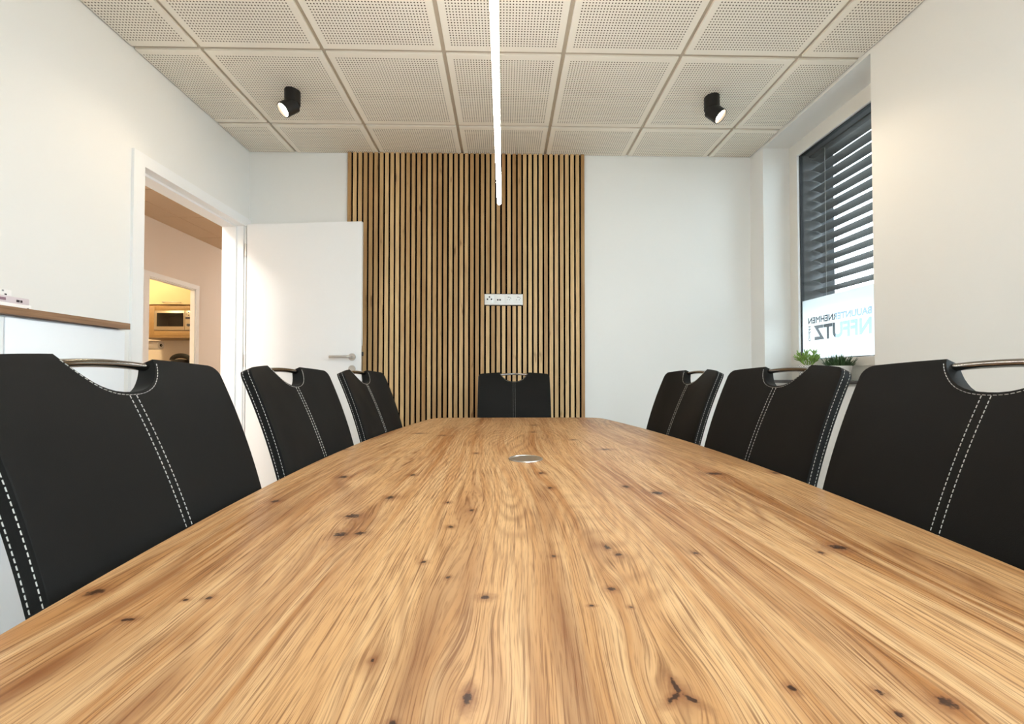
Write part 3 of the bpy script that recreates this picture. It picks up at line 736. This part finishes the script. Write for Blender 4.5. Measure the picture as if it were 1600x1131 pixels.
# ==================================================================== TABLE
def half_w(y): return 0.593 - 0.09 * (y - TCY) ** 2
tb = thing('conference_table', 'long boat-shaped oak conference table with knots in the grain', 'table', (TCX, TCY, 0))
def tabletop_mesh():
    import numpy as np
    ye, r = 1.16, 0.11
    c = half_w(ye - r + TCY) - r
    def edge(y):
        a = abs(y)
        return half_w(y + TCY) if a <= ye - r else c + sqrt(max(0.0, r * r - (a - ye + r) ** 2))
    ys = [-(ye - r) + 2 * (ye - r) * k / 260 for k in range(261)]
    cap = [ye - r + r * sin(pi / 2 * k / 14) for k in range(1, 15)]
    ys = [-y for y in reversed(cap)] + ys + cap
    nx = 140
    sv = [-1 + 2 * k / nx for k in range(nx + 1)]
    verts, faces = [], []
    ny = len(ys)
    for y in ys:
        e = edge(y) - 0.0015
        for q in sv: verts.append((q * e, y if abs(y) < ye - 1e-6 else math.copysign(ye - 0.0015, y), TZ))
    I = lambda j, i: j * (nx + 1) + i
    for j in range(ny - 1):
        for i in range(nx): faces.append((I(j, i), I(j, i + 1), I(j + 1, i + 1), I(j + 1, i)))
    loop = [I(0, i) for i in range(nx + 1)] + [I(j, nx) for j in range(1, ny)] + [I(ny - 1, i) for i in range(nx - 1, -1, -1)] + [I(j, 0) for j in range(ny - 2, 0, -1)]
    prev = loop
    for grow, z in ((1.0, TZ - 0.0004), (1.0018, TZ - 0.0018), (1.0018, TZ - 0.0262), (1.0, TZ - 0.028)):
        cur = []
        for v in loop:
            x, y, _ = verts[v]; cur.append(len(verts)); verts.append((x * grow, y * grow, z))
        n = len(loop)
        for k in range(n): faces.append((prev[k], cur[k], cur[(k + 1) % n], prev[(k + 1) % n]))
        prev = cur
    faces.append(tuple(reversed(prev)))
    me = bpy.data.meshes.new('tabletop'); me.from_pydata(verts, [], faces); me.update()
    V = np.array(verts); x, y = V[:, 0], V[:, 1]
    sh = 0.030 * np.sin(2.1 * y + 3.0 * x + 0.6) * np.cos(1.3 * y - 5.0 * x) + 0.012 * np.sin(5.1 * y + 9 * x + 1.0)
    for kx, ky, sx, sy, k in OAK_WARP:
        sh -= k * (x - kx) * np.exp(-((x - kx) / sx) ** 2 - ((y - ky) / sy) ** 2)
    stv = np.zeros(len(V))
    for kx, ky, sx, sy, k in OAK_STREAK:
        d = np.sqrt(((x - kx) / sx) ** 2 + ((y - ky) / sy) ** 2)
        stv = np.maximum(stv, k * np.clip(1 - d / 1.3, 0, 1))
    for nm, arr in (('grain_shift', sh), ('streak', stv)):
        at = me.attributes.new(nm, 'FLOAT', 'POINT'); at.data.foreach_set('value', arr.astype('f'))
    for p in me.polygons: p.use_smooth = True
    me.set_sharp_from_angle(angle=radians(30))
    return me
obj('tabletop', tabletop_mesh(), oak_table(), tb)
for s in (-1, 1):
    box('leg', -0.05, 0.05, s * 0.62 - 0.05, s * 0.62 + 0.05, 0.03, TZ - 0.06, M['anthracite'], tb, 0.004)
    box('foot', -0.09, 0.09, s * 0.62 - 0.28, s * 0.62 + 0.28, 0.0, 0.03, M['anthracite'], tb, 0.004)
box('beam', -0.03, 0.03, -0.9, 0.9, TZ - 0.06, TZ - 0.0285, M['anthracite'], tb, 0.002)
gx, gy = 0.062 - TCX, 1.169 - TCY
gro = obj('cable_cover', lathe_mesh('cable_cover', [(0, 0.0), (0.0485, 0.0), (0.0485, 0.0018), (0.0475, 0.003), (0.045, 0.003), (0.0445, 0.0016), (0, 0.0016)], 48), M['steel'], tb, (gx, gy, TZ))
gro['label'] = 'round brushed steel cable cover'

# ==================================================================== CHAIRS
CW = 0.45
def lean(z): return 0.27 * (z - 0.74) + 0.38 * (z - 0.74) ** 2
def leand(z): return 0.27 + 0.76 * (z - 0.74)
def hollow(u, z): return (0.009 + 0.022 * max(0.0, (z - 0.70) / 0.30)) * (1 - min(1.0, abs(2 * u / CW)) ** 2.2)
CUT = [(0.0, 0.059), (0.013, 0.0585), (0.026, 0.0565), (0.037, 0.0530), (0.048, 0.0478), (0.057, 0.0415), (0.064, 0.035), (0.072, 0.0265), (0.079, 0.0175), (0.0845, 0.0095), (0.0895, 0.0015)]
def cut_depth(u):
    u = abs(u)
    if u >= CUT[-1][0]: return 0.0
    for (a, da), (b, db) in zip(CUT, CUT[1:]):
        if a <= u <= b: return da + (db - da) * (u - a) / (b - a)
    return 0.0
def top_z(u):
    t = 1.006 - 0.012 * (2 * u / CW) ** 2
    r = 0.021; e = abs(u) - (CW / 2 - r)
    if e > 0: t -= r - sqrt(max(0, r * r - e * e))
    return t - cut_depth(u)
TH = 0.027
def front_pt(u, z):
    a = min(1.0, abs(2 * u / CW)); t = top_z(u)
    edge = 1 - a ** 6
    topf = 1 - max(0.0, min(1.0, 1 - (1.006 - z) / 0.10)) ** 4
    bulge = 0.009 * edge * topf
    return Vector((-lean(z) - hollow(u, z) + bulge, u, z))
def nrm(z): return Vector((1, 0, leand(z))).normalized()
Z0 = 0.46
def make_back_mesh():
    us = sorted({round(x, 5) for x in [c for c, _ in CUT] + [-c for c, _ in CUT] + [CW / 2 - 0.021 + 0.021 * sin(pi / 2 * k / 6) for k in range(7)] +
                 [-(CW / 2 - 0.021 + 0.021 * sin(pi / 2 * k / 6)) for k in range(7)] + [0.11, 0.14, 0.17, -0.11, -0.14, -0.17]})
    nv = 22
    bm = bmesh.new(); F, B = [], []
    for u in us:
        t = top_z(u); cf, cb = [], []
        for k in range(nv + 1):
            v = k / nv; v = 1 - (1 - v) ** 1.25
            z = Z0 + (t - Z0) * v
            p = front_pt(u, z)
            base = Vector((-lean(z) - hollow(u, z), u, z))
            cf.append(bm.verts.new(p)); cb.append(bm.verts.new(base - nrm(z) * TH ))
        F.append(cf); B.append(cb)
    n = len(us)
    for i in range(n - 1):
        for k in range(nv):
            bm.faces.new((F[i][k], F[i + 1][k], F[i + 1][k + 1], F[i][k + 1])); bm.faces.new((B[i][k], B[i][k + 1], B[i + 1][k + 1], B[i + 1][k]))
    rim = []
    for i in range(n - 1):
        bm.faces.new((F[i][nv], F[i + 1][nv], B[i + 1][nv], B[i][nv])); bm.faces.new((F[i][0], B[i][0], B[i + 1][0], F[i + 1][0]))
        rim += [(F[i][nv], F[i + 1][nv]), (B[i][nv], B[i + 1][nv])]
    for i in (0, n - 1):
        for k in range(nv):
            bm.faces.new((F[i][k], F[i][k + 1], B[i][k + 1], B[i][k])); rim += [(F[i][k], F[i][k + 1]), (B[i][k], B[i][k + 1])]
    bm.edges.ensure_lookup_table()
    es = [bm.edges.get(p) for p in rim]
    bmesh.ops.recalc_face_normals(bm, faces=bm.faces[:])
    bmesh.ops.bevel(bm, geom=[e for e in es if e], offset=0.004, segments=3, profile=0.6, affect='EDGES', clamp_overlap=True)
    return mesh_from('backrest', bm, 55)
def dashes(bm, pts, dash=0.0058, gap=0.0026, wid=0.00065, lift=0.0009):
    """pts: list of (position, normal)"""
    seg = []
    acc = 0.0
    L = [0.0]
    for (a, _), (b, _) in zip(pts, pts[1:]): L.append(L[-1] + (b - a).length)
    def at(s):
        for i in range(len(L) - 1):
            if L[i] <= s <= L[i + 1] + 1e-9:
                f = (s - L[i]) / max(1e-9, L[i + 1] - L[i]); return pts[i][0].lerp(pts[i + 1][0], f), pts[i][1].lerp(pts[i + 1][1], f).normalized()
        return pts[-1]
    s = 0.0
    while s + dash < L[-1]:
        (p, n1), (q, n2) = at(s), at(s + dash)
        t = (q - p).normalized(); n = n1; w = t.cross(n).normalized() * wid * 0.5
        h = n * 0.0007
        c = [p + w + n * lift, q + w + n * lift, q - w + n * lift, p - w + n * lift]
        lo = [bm.verts.new(x - h) for x in c]; mid = (p + q) / 2 + n * (lift + 0.0005)
        hi = [bm.verts.new(x) for x in (c[0] * 0.8 + mid * 0.2 + n * 0.0003, c[1] * 0.8 + mid * 0.2 + n * 0.0003, c[2] * 0.8 + mid * 0.2 + n * 0.0003, c[3] * 0.8 + mid * 0.2 + n * 0.0003)]
        bm.faces.new(hi)
        for i in range(4): bm.faces.new((lo[i], lo[(i + 1) % 4], hi[(i + 1) % 4], hi[i]))
        s += dash + gap
def make_stitch_meshes():
    out = []
    bm = bmesh.new()
    for u in (-0.0065, 0.0065):
        zt = top_z(u) - 0.006
        dashes(bm, [(front_pt(u, Z0 + (zt - Z0) * k / 40), nrm(Z0 + (zt - Z0) * k / 40)) for k in range(40, -1, -1)])
    out.append(('seam_stitching', mesh_from('seam_stitching', bm)))
    bm = bmesh.new()
    uu = [-0.088 + 0.176 * k / 60 for k in range(61)]
    path = []
    for u in uu:
        z = top_z(u) - 0.0050
        path.append((front_pt(u, z) + Vector((0.0002, 0, 0)), nrm(z)))
    dashes(bm, path, 0.005, 0.0022)
    path = [((Vector((-lean(z) - hollow(u, z), u, z)) - nrm(z) * (TH + 0.0004)), -nrm(z)) for u, z in ((u, top_z(u) - 0.0050) for u in uu)]
    dashes(bm, path, 0.005, 0.0022)
    out.append(('cutout_stitching', mesh_from('cutout_stitching', bm)))
    bm = bmesh.new()
    for s in (-1, 1):
        for d in (0.0062, TH - 0.0062):
            rc = 0.021; zc = 1.006 - 0.012 * ((CW - 2 * rc) / CW) ** 2 - rc
            path = []
            for k in range(41):
                z = Z0 + (zc - Z0) * k / 40
                path.append((Vector((-lean(z), s * CW / 2, z)) - nrm(z) * d, Vector((0, s, 0))))
            for k in range(1, 9):
                t = radians(8.5 * k); z = zc + rc * sin(t); u = CW / 2 - rc + rc * cos(t)
                path.append((Vector((-lean(z) - hollow(u, z), s * u, z)) - nrm(z) * d, Vector((0, s * cos(t), sin(t)))))
            dashes(bm, path[::-1])
    out.append(('side_stitching', mesh_from('side_stitching', bm)))
    return out
def make_chair():
    root = thing('dining_chair', 'x', 'chair')
    obj('backrest', make_back_mesh(), M['leather'], root)
    for n, me in make_stitch_meshes():
        o = obj(n, me, M['stitch'], root); o['kind'] = 'stuff'; o['label'] = 'white stitching'
    # chrome carrying handle bridging the cut-out
    pts = []
    for k in range(17):
        u = -0.096 + 0.192 * k / 16
        z = 0.9935 + 0.0065 * (1 - (u / 0.096) ** 2)
        pts.append(Vector((-lean(z) - hollow(u, z), u, z)) - nrm(z) * 0.0145)
    h = obj('handle', tube_mesh('handle', pts, 0.0095, 0.0070, seg=16), M['dark_chrome'], root); h['label'] = 'chrome carrying handle'
    # seat
    bm = bmesh.new(); box_bm(bm, -0.03, 0.42, -0.23, 0.23, 0.42, 0.50)
    bmesh.ops.bevel(bm, geom=bm.edges[:], offset=0.025, segments=4, affect='EDGES')
    obj('seat', mesh_from('seat', bm, 60), M['leather'], root)
    obj('back_bracket', tube_mesh('back_bracket', [(0.02, 0, 0.425), (-0.03, 0, 0.44), (-0.02, 0, 0.50)], 0.03, 0.012, up=Vector((1, 0, 0))), M['chrome'], root)
    for sx, sy in ((0.37, 0.19), (0.37, -0.19), (0.0, 0.19), (0.0, -0.19)):
        dx = 0.02 if sx > 0.1 else -0.05
        obj('leg', tube_mesh('leg', [(sx, sy, 0.43), (sx + dx, sy, 0.0)], 0.0125, seg=12), M['chrome'], root)
    return root
def copy_thing(o):
    c = o.copy(); COL.objects.link(c)
    for ch in list(o.children):
        d = ch.copy(); COL.objects.link(d); d.parent = c
    return c
proto = make_chair()
LEFT, RIGHT, HEAD = 0.0, pi, -pi / 2
CHAIRS = [
    ((-0.519, 0.692), radians(3.5), 'dark grey leather chair nearest the camera on the sideboard side of the table'),
    ((-0.532, 1.248), radians(0), 'middle of the three dark leather chairs in front of the open doorway'),
    ((-0.508, 1.800), radians(-3.0), 'farthest dark leather chair on the doorway side, in front of the door handle'),
    ((0.682, 0.640), radians(181), 'black leather chair nearest the camera on the window side of the table'),
    ((0.692, 1.166), radians(182.5), 'middle of the three black leather chairs below the potted plants'),
    ((0.684, 1.712), radians(182), 'farthest black leather chair on the window side, by the blank white wall'),
    ((0.065, 2.510), radians(-90), 'dark leather chair alone at the far table end before the slatted wall'),
]
for i, ((x, y), a, lab) in enumerate(CHAIRS):
    c = proto if i == 0 else copy_thing(proto)
    c.location = (x, y, 0); c.rotation_euler = (0, 0, a); c['label'] = lab; c['group'] = 'leather chairs around the table'

# ==================================================================== LAMPS
pl = thing('pendant_lamp', 'long glowing tube pendant lamp hanging above the table', 'lamp', (-0.021, 1.0, 1.778))
R_ = 0.0095
prof = [(0, -0.9), (R_ * 0.6, -0.898), (R_ * 0.9, -0.893), (R_, -0.886)] + [(R_, -0.886 + 1.772 * k / 8) for k in range(1, 9)] + [(R_ * 0.9, 0.893), (R_ * 0.6, 0.898), (0, 0.9)]
obj('light_tube', lathe_mesh('light_tube', prof, 20, 60), emit('warm_tube_glow', (1.0, 0.945, 0.88, 1), TUBE_STRENGTH), pl, (0, 0, 0), (radians(90), 0, 0))
for y in (-0.7, 0.7):
    obj('wire', tube_mesh('wire', [(0, y, R_), (0, y, ZC - 1.778 - 0.02)], 0.0008, seg=6), M['steel'], pl)
    obj('canopy', lathe_mesh('canopy', [(0, 0), (0.02, 0), (0.02, 0.02), (0, 0.02)], 20), M['white'], pl, (0, y, ZC - 1.778 - 0.02))

def ceiling_spot(loc, direction, label, watts=SPOT_W):
    t = thing('ceiling_spotlight', label, 'spotlight', loc, 0, 'black ceiling spotlights')
    r, h = 0.0435, 0.075
    obj('base', lathe_mesh('base', [(0, 0), (r, 0), (r, -h + 0.002), (r - 0.002, -h), (0, -h)], 36), M['black_metal'], t)
    d = Vector(direction).normalized()
    q = d.to_track_quat('Z', 'Y')
    piv = Vector((0, 0, -h - 0.022)) + Vector((d.x, d.y, 0)) * 0.018
    obj('joint', lathe_mesh('joint', [(0, 0), (0.014, 0), (0.014, 0.05), (0, 0.05)], 16), M['black_metal'], t, (d.x * 0.012, d.y * 0.012, -h - 0.04))
    hd = obj('lamp_head', lathe_mesh('lamp_head', [(0, -0.032), (r - 0.004, -0.032), (r - 0.002, -0.030), (r - 0.002, 0.055), (r - 0.006, 0.055), (r - 0.012, 0.036), (0, 0.036)], 36), M['black_metal'], t, piv)
    hd.rotation_mode = 'QUATERNION'; hd.rotation_quaternion = q
    ln = obj('lens', lathe_mesh('lens', [(0, 0.0375), (r - 0.0125, 0.0375), (r - 0.0125, 0.040), (0, 0.043)], 28), emit('spot_lens_glow', (1.0, 0.80, 0.55, 1), 60.0), hd)
    ld = bpy.data.lights.new('spot_beam', 'SPOT'); ld.energy = watts; ld.color = (1.0, 0.80, 0.56)
    ld.spot_size = radians(70); ld.spot_blend = 1.0; ld.shadow_soft_size = 0.025
    lo = bpy.data.objects.new('spot_beam', ld); COL.objects.link(lo); lo.parent = t
    lo.location = piv + d * 0.06
    lo.rotation_mode = 'QUATERNION'; lo.rotation_quaternion = (-d).to_track_quat('Z', 'Y')
    return t
ceiling_spot((-1.251, 2.438, ZC), (-0.52, -0.52, -0.74), 'black ceiling spotlight on the doorway side, shining at the left wall', 7.0)
ceiling_spot((1.257, 2.438, ZC), (0.52, -0.42, -0.74), 'black ceiling spotlight on the window side, tilted down to the right wall')
ceiling_spot((-1.251, -0.06, ZC), (-0.1, 0.1, -1), 'black ceiling spotlight added behind the camera as fill on the doorway side', 3.0)  # this and the next spot are unseen, added as fill light
ceiling_spot((1.257, -0.06, ZC), (0.1, 0.1, -1), 'black ceiling spotlight added behind the camera as fill on the window side', 6.0)

# ==================================================================== SIDEBOARD
SXF = -1.56
tag(box('sideboard_worktop', XL + 0.002, SXF + 0.012, -0.33, 1.737, 1.169, 1.1945, M['worktop_oak'], None, 0.001), 'brown oak worktop along the left wall on white cabinets', 'worktop')
for k in range(5):
    y1 = 1.728 - 0.411 * k; y0 = y1 - 0.411
    lab = ['white sideboard cabinet at the doorway end under the oak worktop', 'white sideboard cabinet second from the doorway end', 'white sideboard cabinet third from the doorway end',
           'white sideboard cabinet fourth from the doorway end', 'white sideboard cabinet farthest from the doorway'][k]
    u = thing('sideboard_cabinet', lab, 'cabinet', (XL, (y0 + y1) / 2, 0), 0, 'sideboard cabinets')
    box('carcass', 0.004, SXF - 0.022 - XL, -0.2055, 0.2055, 0.0, 1.168, M['front_white'], u)
    box('cabinet_door', SXF - 0.0205 - XL, SXF - XL, -0.2035, 0.2035, 0.06, 1.160, M['front_white'], u, 0.0012)

# stack of printed packs lying on the worktop
def pack(y0, y1, x0, x1, z0, z1, mat, label, marks):
    t = thing('flat_pack', label, 'box', ((x0 + x1) / 2, (y0 + y1) / 2, z0), 0, 'flat packs on the sideboard')
    cx, cy = (x0 + x1) / 2, (y0 + y1) / 2
    box('carton', x0 - cx, x1 - cx, y0 - cy, y1 - cy, 0, z1 - z0, mat, t, 0.0015)
    for (a, b, c, d, m) in marks:
        box('print', x1 - cx, x1 - cx + 0.0006, a - cy, b - cy, c - z0, d - z0, m, t)
Z = 1.1945
pack(1.10, 1.425, -1.72, -1.60, Z, Z + 0.019, M['paper'], 'white flat pack lying lowest on the sideboard worktop', [(1.385, 1.392, Z + 0.003, Z + 0.007, M['print_dark']), (1.397, 1.401, Z + 0.003, Z + 0.007, M['print_dark']), (1.412, 1.417, Z + 0.003, Z + 0.009, M['print_dark']), (1.31, 1.352, Z + 0.002, Z + 0.005, M['print_tan'])])
pack(1.13, 1.420, -1.71, -1.602, Z + 0.0192, Z + 0.040, M['paper_mauve'], 'pale mauve flat pack in the middle of the sideboard stack', [(1.326, 1.354, Z + 0.025, Z + 0.034, M['print_mauve']), (1.383, 1.392, Z + 0.024, Z + 0.032, M['print_dark']), (1.394, 1.400, Z + 0.024, Z + 0.032, M['print_dark'])])
pack(1.08, 1.372, -1.70, -1.604, Z + 0.0402, Z + 0.060, M['paper'], 'white flat pack lying on top of the sideboard stack', [(1.352, 1.358, Z + 0.042, Z + 0.0465, M['print_dark']), (1.345, 1.350, Z + 0.053, Z + 0.058, M['grey_mark']), (1.29, 1.318, Z + 0.044, Z + 0.048, M['print_mauve'])])

# ==================================================================== PLANTS ON THE SILL
def pot_mat():
    g = G('white_pot_with_diamond_lines')
    x, y, z = g.sep(g.coord())
    an = g.math('MULTIPLY', g.math('ARCTAN2', y, x), 12 / (2 * pi))
    v = g.math('MULTIPLY', z, 52.0)
    def tri(a): return g.math('ABSOLUTE', g.math('SUBTRACT', g.math('FRACT', g.math('ADD', a, 20.0)), 0.5))
    s = g.math('ADD', tri(an), tri(v))
    line = g.math('LESS_THAN', g.math('ABSOLUTE', g.math('SUBTRACT', s, 0.5)), 0.06)
    dot = g.math('LESS_THAN', s, 0.13)
    dot2 = g.math('GREATER_THAN', s, 0.87)
    f = g.math('MAXIMUM', line, g.math('MAXIMUM', dot, dot2))
    g.set(color=g.mix(f, srgb(238, 236, 232), srgb(96, 88, 86)), rough=0.45)
    return g.m
M['pot1'] = pot_mat()
M['pot2'] = plain('white_glazed_pot', srgb(236, 234, 230), 0.3)
def leaf_mat(name, a, b):
    g = G(name)
    n = g.noise(g.coord(), 60, 2)
    g.set(color=g.mix(n, a, b), rough=0.4)
    return g.m
M['leaf1'] = leaf_mat('bright_succulent_leaf', srgb(70, 110, 40), srgb(165, 195, 95))
M['leaf2'] = leaf_mat('dark_succulent_leaf', srgb(28, 50, 30), srgb(80, 110, 62))
def blade(bm, p, d, L, w, th, bend=0.0):
    d = d.normalized(); side = d.cross(Vector((0, 0, 1)))
    if side.length < 1e-3: side = Vector((1, 0, 0))
    side.normalize(); nn = side.cross(d).normalized()
    rings = []
    for k, (f, s) in enumerate(((0, 0.45), (0.25, 0.8), (0.55, 1.0), (0.82, 0.8), (1.0, 0.12))):
        c = p + d * L * f + Vector((0, 0, bend * L * f * f))
        rings.append([bm.verts.new(c + side * w * s * cos(a) + nn * th * s * sin(a)) for a in (0, pi / 3, 2 * pi / 3, pi, 4 * pi / 3, 5 * pi / 3)])
    for a, b in zip(rings, rings[1:]):
        for i in range(6): bm.faces.new((a[i], a[(i + 1) % 6], b[(i + 1) % 6], b[i]))
    bm.faces.new(rings[0][::-1]); bm.faces.new(rings[-1])
SILL = W1[2] + 0.02
rnd = random.Random(3)
p1 = thing('potted_succulent', 'bright green finger-leaved succulent in a diamond-patterned white pot', 'plant', (1.975, 2.63, SILL), 0, 'potted plants on the window sill')
obj('pot', lathe_mesh('pot', [(0, 0), (0.042, 0), (0.046, 0.004), (0.060, 0.092), (0.060, 0.096), (0.055, 0.096), (0.052, 0.085), (0, 0.085)], 40), M['pot1'], p1)
obj('soil', lathe_mesh('soil', [(0, 0.086), (0.053, 0.086), (0.053, 0.0865), (0, 0.090)], 20), M['soil'], p1)
bm = bmesh.new()
for k in range(13):
    a = 2 * pi * k / 13 + rnd.uniform(-0.2, 0.2); tilt = rnd.uniform(0.05, 0.95)
    d = Vector((cos(a) * sin(tilt), sin(a) * sin(tilt), cos(tilt)))
    L = rnd.uniform(0.055, 0.105)
    base = Vector((0.012 * cos(a), 0.012 * sin(a), 0.088))
    blade(bm, base, d, L, 0.0032, 0.0032)
    tip = base + d * L
    for q in range(9):
        e = Vector((rnd.uniform(-1, 1), rnd.uniform(-1, 1), rnd.uniform(0.0, 1.0))) + d * 0.8
        blade(bm, base.lerp(tip, rnd.uniform(0.45, 1.0)), e, rnd.uniform(0.024, 0.042), 0.0048, 0.0038)
f1 = obj('foliage', mesh_from('foliage', bm, 60), M['leaf1'], p1); f1['kind'] = 'stuff'
p2 = thing('potted_rosette', 'dark green spiky succulent in a low white pot', 'plant', (1.985, 2.405, SILL), 0, 'potted plants on the window sill')
obj('pot', lathe_mesh('pot', [(0, 0), (0.045, 0), (0.050, 0.004), (0.066, 0.080), (0.066, 0.085), (0.061, 0.085), (0.058, 0.075), (0, 0.075)], 40), M['pot2'], p2)
obj('soil', lathe_mesh('soil', [(0, 0.076), (0.058, 0.076), (0.058, 0.0765), (0, 0.080)], 20), M['soil'], p2)
bm = bmesh.new()
for k in range(190):
    a = rnd.uniform(0, 2 * pi); tilt = rnd.uniform(0.05, 1.35); rr = rnd.uniform(0, 0.05)
    d = Vector((cos(a) * sin(tilt), sin(a) * sin(tilt), cos(tilt)))
    blade(bm, Vector((rr * cos(a), rr * sin(a), 0.078)), d, rnd.uniform(0.03, 0.064), 0.0042, 0.0022, 0.25)
f2 = obj('foliage', mesh_from('foliage', bm, 60), M['leaf2'], p2); f2['kind'] = 'stuff'
